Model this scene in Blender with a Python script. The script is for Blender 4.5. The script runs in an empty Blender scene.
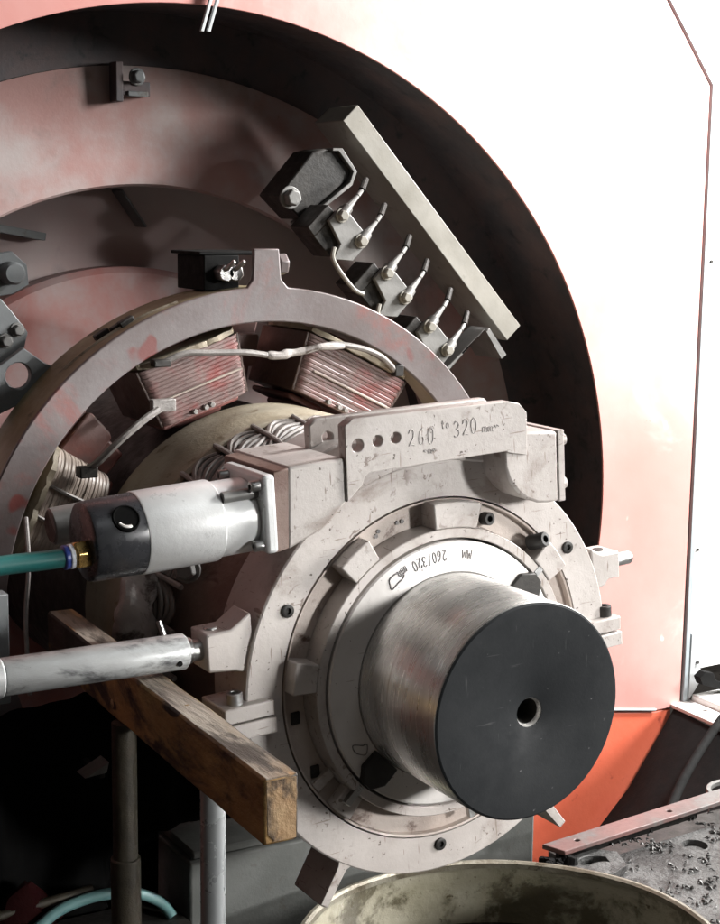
import bpy, bmesh, math, random
from math import sin, cos, pi, radians as R, hypot, atan2
from mathutils import Vector as V, Matrix, noise as mnoise

random.seed(7)
SC = bpy.context.scene
COL = SC.collection
S = 0.1                      # all builders work in decimetres

# ------------------------------------------------------------------ camera
cam_d = bpy.data.cameras.new('camera')
cam = bpy.data.objects.new('camera', cam_d)
COL.objects.link(cam)
SC.camera = cam
cam_d.sensor_fit = 'HORIZONTAL'
cam_d.sensor_width = 36.0
cam_d.lens = 36.0 * 1551.8 / 720.0
cam_d.clip_start = 0.02
cam_d.clip_end = 200
cr = V((0.86259022, -0.50575997, 0.01204041))
cu = V((0.07068297, 0.14405024, 0.98704278))
cd = V((0.50094115, 0.85056239, -0.16000494))
m = Matrix((cr, cu, -cd)).transposed().to_4x4()
m.translation = V((-8.0407, -12.1255, 4.3795)) * S
cam.matrix_world = m

# ------------------------------------------------------------------ light
w = bpy.data.worlds.new('World')
SC.world = w
w.use_nodes = True
w.node_tree.nodes['Background'].inputs[0].default_value = (1.0, 0.88, 0.78, 1)
w.node_tree.nodes['Background'].inputs[1].default_value = 0.045

def area(name, loc, target, sx, sy, power, col):
    d = bpy.data.lights.new(name, 'AREA')
    d.shape = 'RECTANGLE'
    d.size, d.size_y = sx, sy
    d.energy = power
    d.color = col
    o = bpy.data.objects.new(name, d)
    COL.objects.link(o)
    o.location = loc
    o.rotation_euler = (V(target) - V(loc)).to_track_quat('-Z', 'Y').to_euler()
    return o
key = area('work_light', (2.55, -4.2, 0.86), (0.02, 0.0, -0.01), 0.5, 0.5, 1.85, (1.0, 0.99, 0.97))
key.data.spread = R(12)
area('doorway_light', (3.6, -1.45, 1.34), (0.0, 0.3, 0.15), 0.8, 1.0, 275, (1.0, 0.985, 0.955))
wl = area('wall_fill', (1.50, 0.0, 1.2), (0.85, 0.58, 0.50), 0.3, 0.3, 47, (1.0, 0.985, 0.97))  # unseen fill added to whiten the upper right wall
wl.data.spread = R(120)
area('overhead_fill', (0.4, -3.2, 4.8), (0.0, 0.3, 0.0), 2.0, 1.4, 22, (0.93, 0.97, 1.0))  # soft overhead fill, added; not a real window
SC.view_settings.view_transform = 'Standard'
SC.view_settings.look = 'None'
SC.view_settings.exposure = 0.0
SC.view_settings.gamma = 1.0

# ------------------------------------------------------------------ materials
def mat(name, c1, c2=None, scale=6.0, rough=0.5, metal=0.0, grime=None, gs=9.0, gamt=0.55, gdetail=6.0,
        spots=None, bump=0.15, bscale=60.0, rvar=0.15, coat=0.0, stretch=None, ior=1.5, soft=0.12, spec=0.5, chips=None, scratch=None):
    M = bpy.data.materials.new(name)
    M.use_nodes = True
    nt = M.node_tree
    N, Lk = nt.nodes, nt.links
    b = N['Principled BSDF']
    tc = N.new('ShaderNodeTexCoord')
    src = tc.outputs['Object']
    if stretch:
        mp = N.new('ShaderNodeMapping')
        mp.inputs['Scale'].default_value = stretch
        Lk.new(src, mp.inputs[0]); src = mp.outputs[0]
    def nz(sc, det=5.0, ro=0.6, dist=0.0):
        sc = sc * NS
        n = N.new('ShaderNodeTexNoise')
        n.inputs['Scale'].default_value = sc
        n.inputs['Detail'].default_value = det
        n.inputs['Roughness'].default_value = ro
        n.inputs['Distortion'].default_value = dist
        Lk.new(src, n.inputs['Vector'])
        return n
    def ramp(o, a, b_):
        r_ = N.new('ShaderNodeMapRange')
        r_.interpolation_type = 'SMOOTHSTEP'
        r_.inputs['From Min'].default_value = a
        r_.inputs['From Max'].default_value = b_
        Lk.new(o, r_.inputs['Value'])
        return r_.outputs[0]
    def mix(fac, a, b_):
        x = N.new('ShaderNodeMix'); x.data_type = 'RGBA'
        Lk.new(fac, x.inputs[0])
        for k, v in ((6, a), (7, b_)):
            if isinstance(v, tuple): x.inputs[k].default_value = (*v, 1)
            else: Lk.new(v, x.inputs[k])
        return x.outputs[2]
    col = c1
    if c2:
        col = mix(ramp(nz(scale).outputs['Fac'], 0.35, 0.65), c1, c2)
    if grime:
        g = nz(gs, gdetail, 0.68, 0.4)
        col = mix(ramp(g.outputs['Fac'], gamt, gamt + soft), col, grime)
    def mul(a, b_):
        x = N.new('ShaderNodeMath'); x.operation = 'MULTIPLY'
        Lk.new(a, x.inputs[0]); Lk.new(b_, x.inputs[1])
        return x.outputs[0]
    if chips:                                   # small hard-edged chips gathered where the paint is worn
        g = nz(chips[1], 4.0, 0.6, 0.8)
        msk = ramp(nz(chips[1] / 7.0, 3.0, 0.6, 0.5).outputs['Fac'], 0.50, 0.62)
        col = mix(mul(ramp(g.outputs['Fac'], chips[2], chips[2] + 0.05), msk), col, chips[0])
    if scratch:                                 # fine straight scratches in two directions
        for sx, sz, sd in ((1, 14, 0.0), (11, 1.2, 3.0)):
            mp2 = N.new('ShaderNodeMapping')
            mp2.inputs['Rotation'].default_value = (0, 0.5 + sd, 0)
            mp2.inputs['Scale'].default_value = (sx, 1, sz)
            Lk.new(tc.outputs['Object'], mp2.inputs[0])
            n = N.new('ShaderNodeTexNoise')
            n.inputs['Scale'].default_value = scratch[1]
            n.inputs['Detail'].default_value = 3.0
            Lk.new(mp2.outputs[0], n.inputs['Vector'])
            col = mix(ramp(n.outputs['Fac'], scratch[2], scratch[2] + 0.05), col, scratch[0])
    if spots:
        g = nz(spots[1], 2.0, 0.5)
        col = mix(ramp(g.outputs['Fac'], spots[2], spots[2] + 0.06), col, spots[0])
    if isinstance(col, tuple): b.inputs['Base Color'].default_value = (*col, 1)
    else: Lk.new(col, b.inputs['Base Color'])
    b.inputs['Metallic'].default_value = metal
    b.inputs['IOR'].default_value = ior
    b.inputs['Specular IOR Level'].default_value = spec
    b.inputs['Coat Weight'].default_value = coat
    b.inputs['Coat Roughness'].default_value = 0.25
    rn = nz(scale * 2.3, 6.0, 0.7)
    mr = N.new('ShaderNodeMapRange')
    mr.inputs['To Min'].default_value = max(0.03, rough - rvar)
    mr.inputs['To Max'].default_value = min(1.0, rough + rvar)
    mr.inputs['From Min'].default_value = 0.3; mr.inputs['From Max'].default_value = 0.7
    Lk.new(rn.outputs['Fac'], mr.inputs['Value'])
    Lk.new(mr.outputs[0], b.inputs['Roughness'])
    if bump:
        bn = nz(bscale, 6.0, 0.65)
        bp = N.new('ShaderNodeBump')
        bp.inputs['Strength'].default_value = bump
        bp.inputs['Distance'].default_value = 0.004
        Lk.new(bn.outputs['Fac'], bp.inputs['Height'])
        Lk.new(bp.outputs[0], b.inputs['Normal'])
    return M

NS = 3.0
GRM = (0.10, 0.07, 0.055)
M = {}
M['tool'] = mat('pale_tool_paint', (0.385, 0.35, 0.33), (0.475, 0.44, 0.418), 3, 0.40, 0, (0.225, 0.18, 0.155), 4.5, 0.505,
                9.0, spots=((0.10, 0.08, 0.068), 70, 0.69), bump=0.12, bscale=50, chips=((0.20, 0.16, 0.138), 34, 0.59), soft=0.26,
                scratch=((0.24, 0.195, 0.17), 26, 0.675))
M['chuck'] = mat('pale_chuck_paint', (0.52, 0.495, 0.475), (0.60, 0.575, 0.555), 5, 0.4, 0, (0.30, 0.24, 0.20), 15, 0.64,
                8.0, spots=((0.12, 0.1, 0.09), 75, 0.72), bump=0.06, scratch=((0.34, 0.29, 0.26), 24, 0.69))
M['rear'] = mat('sooty_rear_plate', (0.46, 0.40, 0.39), (0.48, 0.33, 0.315), 1.0, 0.5, 0, (0.16, 0.135, 0.13), 1.6, 0.54, bump=0.06, soft=0.25)
M['recess'] = mat('shade_brown_recess', (0.34, 0.28, 0.245), (0.42, 0.365, 0.33), 5, 0.5, 0, (0.10, 0.06, 0.045), 7, 0.56, bump=0.2)  # tool paint made browner, the channel's shade put into the colour
M['side'] = mat('rust_brown_side', (0.15, 0.088, 0.07), (0.22, 0.155, 0.13), 5, 0.5, 0, (0.10, 0.06, 0.045), 10, 0.58, bump=0.2)
M['shaft'] = mat('turned_steel', (0.62, 0.615, 0.60), (0.70, 0.695, 0.68), 2.0, 0.28, 0.8, (0.46, 0.43, 0.40), 2.0, 0.60,
                 6.0, bump=0.035, bscale=14, stretch=(1, 14, 1), rvar=0.05)
M['endface'] = mat('black_end_coat', (0.012, 0.0135, 0.015), (0.015, 0.0165, 0.018), 5, 0.7, 0, (0.020, 0.021, 0.022), 14, 0.62, spec=0.15,
                   spots=((0.10, 0.10, 0.10), 60, 0.74), bump=0.06, bscale=120, scratch=((0.036, 0.037, 0.038), 16, 0.68))
M['bore'] = mat('bright_bore', (0.75, 0.73, 0.70), None, 5, 0.3, 0.4, bump=0.1)
M['steel'] = mat('dull_steel', (0.46, 0.46, 0.45), (0.36, 0.36, 0.36), 14, 0.38, 1.0, (0.16, 0.14, 0.12), 18, 0.6, bump=0.15)
M['alu'] = mat('brushed_aluminium', (0.76, 0.77, 0.77), (0.68, 0.69, 0.69), 4, 0.34, 0.2, (0.32, 0.31, 0.30), 20, 0.66, bump=0.10, bscale=50)
M['rod'] = mat('smeared_galvanised_steel', (0.50, 0.51, 0.51), (0.62, 0.64, 0.64), 10, 0.38, 0.3, (0.10, 0.10, 0.105), 8, 0.45,
               8.0, bump=0.25, bscale=20, stretch=(0.4, 1, 1), soft=0.16)
M['black'] = mat('black_anodised', (0.020, 0.021, 0.024), (0.030, 0.031, 0.035), 12, 0.30, 0.0, bump=0.05)
M['brass'] = mat('brass', (0.62, 0.43, 0.16), (0.5, 0.33, 0.12), 20, 0.28, 1.0, bump=0.05)
M['teal'] = mat('teal_hose', (0.012, 0.105, 0.10), (0.016, 0.135, 0.125), 8, 0.40, 0, (0.02, 0.06, 0.06), 14, 0.62, bump=0.08)
M['paleteal'] = mat('pale_teal_hose', (0.10, 0.21, 0.215), (0.13, 0.25, 0.25), 8, 0.40, 0, (0.06, 0.12, 0.12), 8, 0.62, bump=0.08)
M['blue'] = mat('blue_collar', (0.03, 0.06, 0.28), None, 5, 0.35, 0, bump=0)
M['white'] = mat('white_plastic', (0.7, 0.72, 0.78), None, 5, 0.4, 0, bump=0)
M['wall'] = mat('faded_red_panel', (0.62, 0.315, 0.285), (0.60, 0.255, 0.225), 1.0, 0.42, 0, (0.66, 0.43, 0.40), 1.8, 0.55, 5.0,
                spots=((0.80, 0.64, 0.60), 9, 0.70), bump=0.05, bscale=20, soft=0.2, spec=0.8)
M['orange'] = mat('orange_red_panel', (0.70, 0.15, 0.08), (0.66, 0.125, 0.065), 2, 0.5, 0, (0.40, 0.07, 0.04), 8, 0.6, bump=0.08, bscale=30)
M['seam'] = mat('grey_seam', (0.30, 0.34, 0.36), (0.36, 0.40, 0.42), 8, 0.5, 0, bump=0.05)
M['wpanel'] = mat('white_panel', (0.80, 0.80, 0.78), (0.84, 0.84, 0.82), 3, 0.45, 0, (0.66, 0.65, 0.62), 9, 0.66, bump=0.04)
M['gpanel'] = mat('pale_grey_flange', (0.46, 0.48, 0.49), (0.52, 0.54, 0.55), 7, 0.45, 0, (0.28, 0.27, 0.26), 15, 0.62, bump=0.06)
M['rim'] = mat('dark_rim', (0.055, 0.05, 0.055), (0.085, 0.06, 0.06), 5, 0.6, 0, (0.03, 0.03, 0.034), 8, 0.55, bump=0.1)
M['baffle'] = mat('dusty_mauve_paint', (0.33, 0.285, 0.275), (0.30, 0.165, 0.15), 2.6, 0.42, 0, (0.15, 0.12, 0.112), 2.4, 0.52, 9.0, bump=0.06, soft=0.25)
M['disc'] = mat('dusty_red_grey', (0.34, 0.265, 0.255), (0.33, 0.135, 0.12), 2.6, 0.42, 0, (0.30, 0.24, 0.23), 2.6, 0.52, 9.0, bump=0.06, soft=0.25)
M['ring'] = mat('worn_mauve_ring_paint', (0.105, 0.080, 0.076), (0.165, 0.145, 0.145), 2.4, 0.42, 0, (0.21, 0.070, 0.060), 2.6, 0.495, 10.0,
                bump=0.07, soft=0.16, spots=((0.15, 0.045, 0.04), 6.5, 0.655))
M['olive'] = mat('olive_yoke', (0.20, 0.16, 0.09), (0.36, 0.31, 0.20), 3, 0.5, 0, (0.09, 0.07, 0.04), 7, 0.57, bump=0.1)
M['endshade'] = mat('shade_brown_end', (0.060, 0.034, 0.025), (0.085, 0.05, 0.038), 5, 0.5, 0, (0.03, 0.02, 0.016), 6, 0.55, bump=0.15)  # brown for the shaded coil sides, shade put into the colour
M['cream'] = mat('cream_insulation', (0.34, 0.30, 0.23), (0.24, 0.20, 0.14), 4, 0.6, 0, (0.17, 0.13, 0.08), 13, 0.56, bump=0.25)
M['coil'] = mat('pink_varnished_coil', (0.14, 0.088, 0.08), (0.195, 0.135, 0.125), 4, 0.42, 0, (0.20, 0.05, 0.045), 3, 0.50, bump=0.12, soft=0.16)
M['coilcream'] = mat('cream_varnished_coil', (0.30, 0.245, 0.21), (0.37, 0.31, 0.265), 5, 0.45, 0, (0.35, 0.15, 0.13), 11, 0.62, bump=0.12)
M['pole'] = mat('red_pole_paint', (0.20, 0.07, 0.058), (0.14, 0.08, 0.072), 5, 0.5, 0, (0.10, 0.05, 0.04), 9, 0.58, bump=0.1)
M['wire'] = mat('grey_lacquered_wire', (0.13, 0.118, 0.108), (0.21, 0.192, 0.178), 14, 0.55, 0.0, (0.14, 0.10, 0.09), 30, 0.58, bump=0.1)
M['tape'] = mat('grey_pink_tape', (0.27, 0.245, 0.23), (0.40, 0.37, 0.35), 5, 0.6, 0, (0.06, 0.045, 0.038), 7, 0.53, bump=0.7, bscale=14)
M['lead'] = mat('grey_lead', (0.19, 0.175, 0.165), (0.27, 0.25, 0.235), 14, 0.5, 0, (0.10, 0.085, 0.07), 24, 0.6, bump=0.3)
M['bar'] = mat('grey_bar_paint', (0.20, 0.19, 0.165), (0.27, 0.255, 0.225), 3, 0.42, 0, (0.10, 0.09, 0.075), 5, 0.54, bump=0.06)
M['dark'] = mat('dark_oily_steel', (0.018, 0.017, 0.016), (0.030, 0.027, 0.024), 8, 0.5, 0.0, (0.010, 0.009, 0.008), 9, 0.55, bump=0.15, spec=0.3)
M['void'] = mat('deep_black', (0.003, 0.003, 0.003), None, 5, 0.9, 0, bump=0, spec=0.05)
M['holder'] = mat('grey_zinc_plate', (0.13, 0.128, 0.122), (0.19, 0.187, 0.18), 6, 0.45, 0.2, (0.18, 0.17, 0.16), 18, 0.64, bump=0.1)
M['bracket'] = mat('blue_grey_bracket', (0.12, 0.13, 0.135), (0.16, 0.17, 0.173), 5, 0.45, 0.0, (0.11, 0.10, 0.09), 10, 0.6, bump=0.08)
M['wood'] = mat('oily_brown_timber', (0.30, 0.165, 0.055), (0.52, 0.33, 0.125), 4, 0.6, 0, (0.020, 0.012, 0.007), 3.4, 0.40, 7.0,
                spots=((0.022, 0.013, 0.009), 8, 0.60), bump=0.5, bscale=14, stretch=(1.6, 0.6, 1.6), soft=0.16)
M['woodtop'] = mat('worn_timber_top', (0.33, 0.285, 0.24), (0.24, 0.165, 0.10), 3, 0.5, 0, (0.07, 0.055, 0.045), 4, 0.47, bump=0.35,
                   bscale=28, stretch=(3, 0.5, 3), spots=((0.40, 0.23, 0.11), 6, 0.62))
M['woodend'] = mat('timber_end_grain', (0.46, 0.31, 0.17), (0.36, 0.22, 0.11), 14, 0.65, 0, (0.09, 0.06, 0.038), 6, 0.47, bump=0.5, bscale=30)
M['poststeel'] = mat('polished_post_steel', (0.45, 0.47, 0.48), (0.40, 0.42, 0.43), 3, 0.30, 0.45, (0.37, 0.38, 0.39), 3, 0.60, bump=0.05)
M['rustpost'] = mat('rusty_post', (0.026, 0.022, 0.015), (0.045, 0.037, 0.025), 12, 0.5, 0.3, (0.04, 0.03, 0.02), 16, 0.55, bump=0.3)
M['drum'] = mat('oily_olive_drum', (0.20, 0.185, 0.13), (0.31, 0.29, 0.225), 3, 0.36, 0.0, (0.07, 0.06, 0.036), 4, 0.50, 7.0, bump=0.3,
                bscale=22, spots=((0.06, 0.045, 0.02), 30, 0.68))
M['drumlip'] = mat('worn_drum_lip', (0.24, 0.225, 0.18), (0.14, 0.12, 0.085), 6, 0.35, 0.3, (0.09, 0.075, 0.05), 12, 0.56, bump=0.3)
M['oil'] = mat('black_oil', (0.008, 0.008, 0.007), None, 5, 0.10, 0, bump=0.03, bscale=6)
M['rail'] = mat('pink_primer_steel', (0.17, 0.085, 0.078), (0.125, 0.083, 0.077), 5, 0.45, 0, (0.13, 0.12, 0.115), 5, 0.50, bump=0.1)
M['base'] = mat('gritty_grey_steel', (0.06, 0.06, 0.058), (0.115, 0.115, 0.113), 3, 0.42, 0.0, (0.028, 0.026, 0.025), 5, 0.47, 9.0, bump=0.9, bscale=45)
M['chip'] = mat('swarf', (0.11, 0.108, 0.105), (0.04, 0.038, 0.036), 30, 0.4, 0.3, bump=0.1)
M['rubber'] = mat('black_rubber', (0.006, 0.006, 0.006), (0.009, 0.009, 0.009), 8, 0.8, 0, bump=0.1, spec=0.12)
M['floor'] = mat('oily_floor', (0.035, 0.032, 0.03), (0.055, 0.05, 0.045), 4, 0.4, 0, (0.02, 0.018, 0.016), 6, 0.55, bump=0.2)
M['pedestal'] = mat('grey_green_pedestal', (0.075, 0.078, 0.073), (0.10, 0.103, 0.098), 4, 0.5, 0, (0.07, 0.065, 0.055), 9, 0.58, bump=0.1)
M['ink'] = mat('pencil_ink', (0.27, 0.25, 0.24), (0.38, 0.355, 0.34), 60, 0.6, 0, bump=0)
M['inkdark'] = mat('marker_ink', (0.10, 0.095, 0.095), (0.24, 0.225, 0.22), 50, 0.6, 0, bump=0)
M['redcloth'] = mat('red_rag', (0.014, 0.003, 0.003), (0.009, 0.002, 0.002), 12, 0.95, 0, bump=0.5, spec=0.05)

# ------------------------------------------------------------------ mesh builder
class MB:
    def __init__(s): s.bm = bmesh.new()
    def face(s, vs):
        try: return s.bm.faces.new(vs)
        except ValueError: return None
    def loft(s, loops, close=True, cap0=True, cap1=True, wrap=False):
        vl = [[s.bm.verts.new(p) for p in lp] for lp in loops]
        n = len(vl[0])
        pairs = list(zip(vl, vl[1:]))
        if wrap: pairs.append((vl[-1], vl[0]))
        for a, b in pairs:
            for i in range(n if close else n - 1):
                j = (i + 1) % n
                s.face((a[i], a[j], b[j], b[i]))
        if not wrap and close:
            if cap0: s.face(list(reversed(vl[0])))
            if cap1: s.face(vl[-1])
        return s
    def box(s, x0, x1, y0, y1, z0, z1):
        return s.loft([[(x0, y, z0), (x1, y, z0), (x1, y, z1), (x0, y, z1)] for y in (y0, y1)])
    def prism(s, poly, a, b, holes=(), frame=None):
        """outline in (x,z) extruded along y from a to b; frame maps a point"""
        f = frame or (lambda p: p)
        loops = [list(poly)] + [list(h) for h in holes]
        fr = []; bk = []; ed = []
        for lp in loops:
            for y, st in ((a, fr), (b, bk)):
                st.append([s.bm.verts.new(f((p[0], y, p[1]))) for p in lp])
        for st in (fr, bk):
            es = []
            for lp in st:
                for i in range(len(lp)):
                    es.append(s.bm.edges.new((lp[i], lp[(i + 1) % len(lp)])))
            bmesh.ops.triangle_fill(s.bm, edges=es, use_beauty=True, use_dissolve=False)
        for A, B in zip(fr, bk):
            for i in range(len(A)):
                j = (i + 1) % len(A)
                s.face((A[i], A[j], B[j], B[i]))
        return s
    def revolve(s, prof, a0=0.0, a1=360.0, n=96, closed=False):
        """profile of (r, y) turned about the y axis; angles from +x towards +z"""
        full = abs(a1 - a0) >= 359.9
        k = n if full else max(2, int(n * abs(a1 - a0) / 360) + 1)
        loops = []
        for i in range(k if full else k + 1):
            t = R(a0 + (a1 - a0) * i / k)
            loops.append([(r * cos(t), y, r * sin(t)) for r, y in prof])
        s.loft(loops, close=closed, cap0=not full, cap1=not full, wrap=full)
        return s
    def ring(s, r0, r1, y0, y1, a0=0, a1=360, n=96):
        return s.revolve([(r0, y0), (r1, y0), (r1, y1), (r0, y1)], a0, a1, n, closed=True)
    def cyl(s, p, q, r0, r1=None, n=24, prof=None):
        p, q = V(p), V(q); r1 = r0 if r1 is None else r1
        d = q - p; z = d.normalized()
        x = z.orthogonal().normalized(); y = z.cross(x)
        prof = prof or [(0, r0), (1, r1)]
        s.loft([[p + d * t + (x * cos(2 * pi * i / n) + y * sin(2 * pi * i / n)) * r for i in range(n)] for t, r in prof])
        return s
    def tube(s, pts, r, n=10, sub=6, rf=None):
        P = [V(p) for p in pts]
        if sub > 1 and len(P) > 2:
            Q = []
            for i in range(len(P) - 1):
                a, b, c, d = P[max(0, i - 1)], P[i], P[i + 1], P[min(len(P) - 1, i + 2)]
                for k in range(sub):
                    t = k / sub
                    Q.append(0.5 * (2 * b + (c - a) * t + (2 * a - 5 * b + 4 * c - d) * t * t + (3 * b - a - 3 * c + d) * t ** 3))
            Q.append(P[-1]); P = Q
        loops = []; x = None
        for i, p in enumerate(P):
            d = (P[min(i + 1, len(P) - 1)] - P[max(i - 1, 0)]).normalized()
            x = d.orthogonal().normalized() if x is None else (x - d * x.dot(d)).normalized()
            y = d.cross(x)
            rr = r * (rf(i / (len(P) - 1)) if rf else 1)
            loops.append([p + (x * cos(2 * pi * k / n) + y * sin(2 * pi * k / n)) * rr for k in range(n)])
        return s.loft(loops)
    def hexbolt(s, p, d, r, h, washer=True):
        p = V(p); d = V(d).normalized()
        if washer: s.cyl(p, p + d * h * 0.22, r * 1.35, n=20)
        s.cyl(p + d * h * 0.2, p + d * h, r, n=6, prof=[(0, r), (0.85, r), (1, r * 0.86)])
        return s
    def capscrew(s, p, d, r, h):
        p = V(p); d = V(d).normalized()
        z = d; x = z.orthogonal().normalized(); y = z.cross(x)
        n = 18
        def L(t, rr, hexa=False):
            return [p + z * t + (x * cos(2 * pi * i / n) + y * sin(2 * pi * i / n)) * rr for i in range(n)]
        return s.loft([L(0, r), L(h * .92, r), L(h, r * .9), L(h, r * .5), L(h * .45, r * .48)])
    def build(s, name, material, parent=None, off=(0, 0, 0), bevel=0.012, smooth=35, label=None, rough=0):
        bm = s.bm
        bmesh.ops.recalc_face_normals(bm, faces=bm.faces)
        if rough:
            for v in bm.verts:
                v.co += V((mnoise.noise(v.co * 3.1), mnoise.noise(v.co * 3.1 + V((9, 0, 0))), mnoise.noise(v.co * 3.1 + V((0, 9, 0))))) * rough
        o3 = V(off)
        for v in bm.verts: v.co = (v.co - o3) * S
        me = bpy.data.meshes.new(name)
        bm.to_mesh(me); bm.free()
        for p_ in me.polygons: p_.use_smooth = True
        me.set_sharp_from_angle(angle=R(smooth))
        me.materials.append(M[material])
        ob = bpy.data.objects.new(name, me)
        COL.objects.link(ob)
        if parent: ob.parent = parent
        if bevel:
            md = ob.modifiers.new('bevel', 'BEVEL')
            md.width = bevel * S; md.segments = 2; md.limit_method = 'ANGLE'; md.angle_limit = R(40)
            md.use_clamp_overlap = True
        if label: ob['label'] = label
        return ob

class Thing:
    """an Empty at the thing's base; add() makes child parts from shapes given in the same frame as base"""
    def __init__(s, name, label, cat, base=(0, 0, 0), roty=0.0, group=None):
        s.o = bpy.data.objects.new(name, None)
        s.o.empty_display_size = 0.03
        COL.objects.link(s.o)
        rot = Matrix.Rotation(roty, 3, 'Y')
        s.o.location = (rot @ V(base)) * S
        s.o.rotation_euler = (0, roty, 0)
        s.o['label'] = label; s.o['category'] = cat
        if group: s.o['group'] = group
        s.base = base
    def add(s, name, mb, material, parent=None, **k):
        return mb.build(name, material, parent or s.o, s.base, **k)

def single(name, mb, material, label, cat, group=None, base=(0, 0, 0), **k):
    o = mb.build(name, material, None, base, **k)
    o.location = V(base) * S
    o['label'] = label; o['category'] = cat
    if group: o['group'] = group
    return o
def structure(name, mb, material, **k):
    o = mb.build(name, material, None, (0, 0, 0), **k)
    o['kind'] = 'structure'
    return o
def dup(root, loc, roty, label=None):
    r_ = root.copy(); COL.objects.link(r_)
    r_.location = V(loc) * S
    r_.rotation_euler = (0, roty, 0)
    if label: r_['label'] = label
    for ch in root.children:
        c = ch.copy(); COL.objects.link(c); c.parent = r_
        for g in ch.children:
            d = g.copy(); COL.objects.link(d); d.parent = c
    return r_
def pol(r, a, y): return (r * cos(R(a)), y, r * sin(R(a)))
def arc(r, a0, a1, n=24): return [(r * cos(R(a0 + (a1 - a0) * i / n)), r * sin(R(a0 + (a1 - a0) * i / n))) for i in range(n + 1)]
def circ(cx, cz, r, n=20): return [(cx + r * cos(2 * pi * i / n), cz + r * sin(2 * pi * i / n)) for i in range(n)]

# handwriting: every character is a few pen strokes in a unit box
GL = {
 '0': [[(.5, 1), (.2, .85), (.12, .5), (.25, .12), (.5, 0), (.75, .15), (.85, .5), (.75, .88), (.5, 1)]],
 '2': [[(.15, .75), (.3, .97), (.6, 1), (.8, .8), (.7, .5), (.4, .25), (.12, .02), (.5, .06), (.9, 0)]],
 '3': [[(.15, .85), (.45, 1), (.8, .85), (.7, .6), (.42, .52), (.75, .45), (.85, .2), (.5, 0), (.12, .12)]],
 '6': [[(.75, .98), (.4, .8), (.18, .4), (.25, .08), (.55, 0), (.8, .2), (.7, .45), (.4, .45), (.2, .25)]],
 '/': [[(.2, -.1), (.8, 1.1)]],
 't': [[(.5, 1), (.42, .4), (.5, .05), (.75, .08)], [(.15, .7), (.85, .75)]],
 'o': [[(.5, .6), (.2, .45), (.2, .1), (.5, 0), (.8, .15), (.78, .5), (.5, .6)]],
 'm': [[(.02, .55), (.08, .0)], [(.06, .4), (.25, .58), (.42, .45), (.42, .02)], [(.42, .4), (.62, .58), (.85, .45), (.85, 0), (1, .08)]],
 'M': [[(.0, 0), (.12, 1), (.45, .3), (.8, 1), (.95, 0)]],
 '~': [[(0, .3), (.25, .6), (.45, .25), (.7, .55), (1, .35)]],
}
def write(text, size, place, lw, gap=0.25, seed=1, wf=.72):
    """pen strokes of text as thin raised ribbons; place(u, v) gives the point on the surface"""
    rnd = random.Random(seed)
    mb = MB(); u = 0
    for ch in text:
        if ch == ' ': u += size * .55; continue
        sl = rnd.uniform(-.05, .12); dz = rnd.uniform(-.06, .06) * size
        for st in GL[ch]:
            pts = [place(u + size * wf * (x + sl * y), dz + size * y) for x, y in st]
            mb.tube(pts, lw, n=5, sub=4)
        u += size * (wf + gap)
    return mb

# ================================================================== THE SETTING
mb = MB(); mb.box(-60, 60, -40, 60, -9.4, -9.0)
structure('floor', mb, 'floor', bevel=0)

# ================================================================== GENERATOR HOUSING
YW, RO = 5.8, 6.675
H = Thing('generator_housing', 'large faded red generator housing with a round opening showing its sooty interior', 'generator housing', (0, 6.5, -9.0))
OX, OZ = .085, .164            # the opening sits slightly above the shaft axis
a_s = -28.9
zl = OZ + RO * sin(R(a_s))
def oarc(*a): return [(x + OX, z + OZ) for x, z in arc(*a)]
up = oarc(RO, a_s, 180 - a_s, 120) + [(-14, zl), (-14, 12), (4.5, 12), (6.3, 9.15), (7.60, 7.46), (8.52, 6.28), (8.49, -3.36), (7.98, -3.36)]
mb = MB(); mb.prism(up, YW, YW + 0.035)
H.add('front_panel', mb, 'wall', bevel=0.008)
lo = oarc(RO, 180 - a_s + 0.2, 360 + a_s - 0.2, 90) + [(7.98, -3.385), (8.33, -3.385), (8.33, -9), (-14, -9), (-14, zl - 0.03)]
mb = MB(); mb.prism(lo, YW + 0.02, YW + 0.14)
H.add('lower_panel', mb, 'orange', bevel=0.02, label='glossy orange-red lower panel')
mb = MB(); mb.revolve([(RO + .01, YW + .036), (RO + .02, YW + .2), (RO + .06, 7.5), (RO + .2, 7.5), (RO + .2, YW + .13)], n=160, closed=True)
for v in mb.bm.verts: v.co += V((OX, 0, OZ))
H.add('opening_rim', mb, 'rim', bevel=0)
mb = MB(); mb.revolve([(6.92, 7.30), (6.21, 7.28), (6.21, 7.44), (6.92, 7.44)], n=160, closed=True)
H.add('baffle_shade_ring', mb, 'rim', bevel=0)  # dark outer ring, the rim's shadow put into its colour
mb = MB(); mb.revolve([(6.20, 7.24), (4.69, 7.18), (4.66, 7.22), (4.66, 7.30), (6.2, 7.42)], n=160, closed=True)
H.add('baffle', mb, 'baffle', bevel=0)
mb = MB(); mb.ring(1.0, 5.2, 8.35, 8.5, n=120)
H.add('rear_plate', mb, 'rear', bevel=0)
mb = MB(); mb.revolve([(1.0, 7.93), (3.50, 7.93), (3.58, 7.99), (3.58, 8.34), (1.0, 8.34)], n=140, closed=True)
H.add('bearing_cover', mb, 'disc', bevel=0)
mb = MB(); mb.ring(5.1, 5.25, 7.4, 8.5, n=100)
H.add('rear_drum', mb, 'rim', bevel=0)
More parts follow.
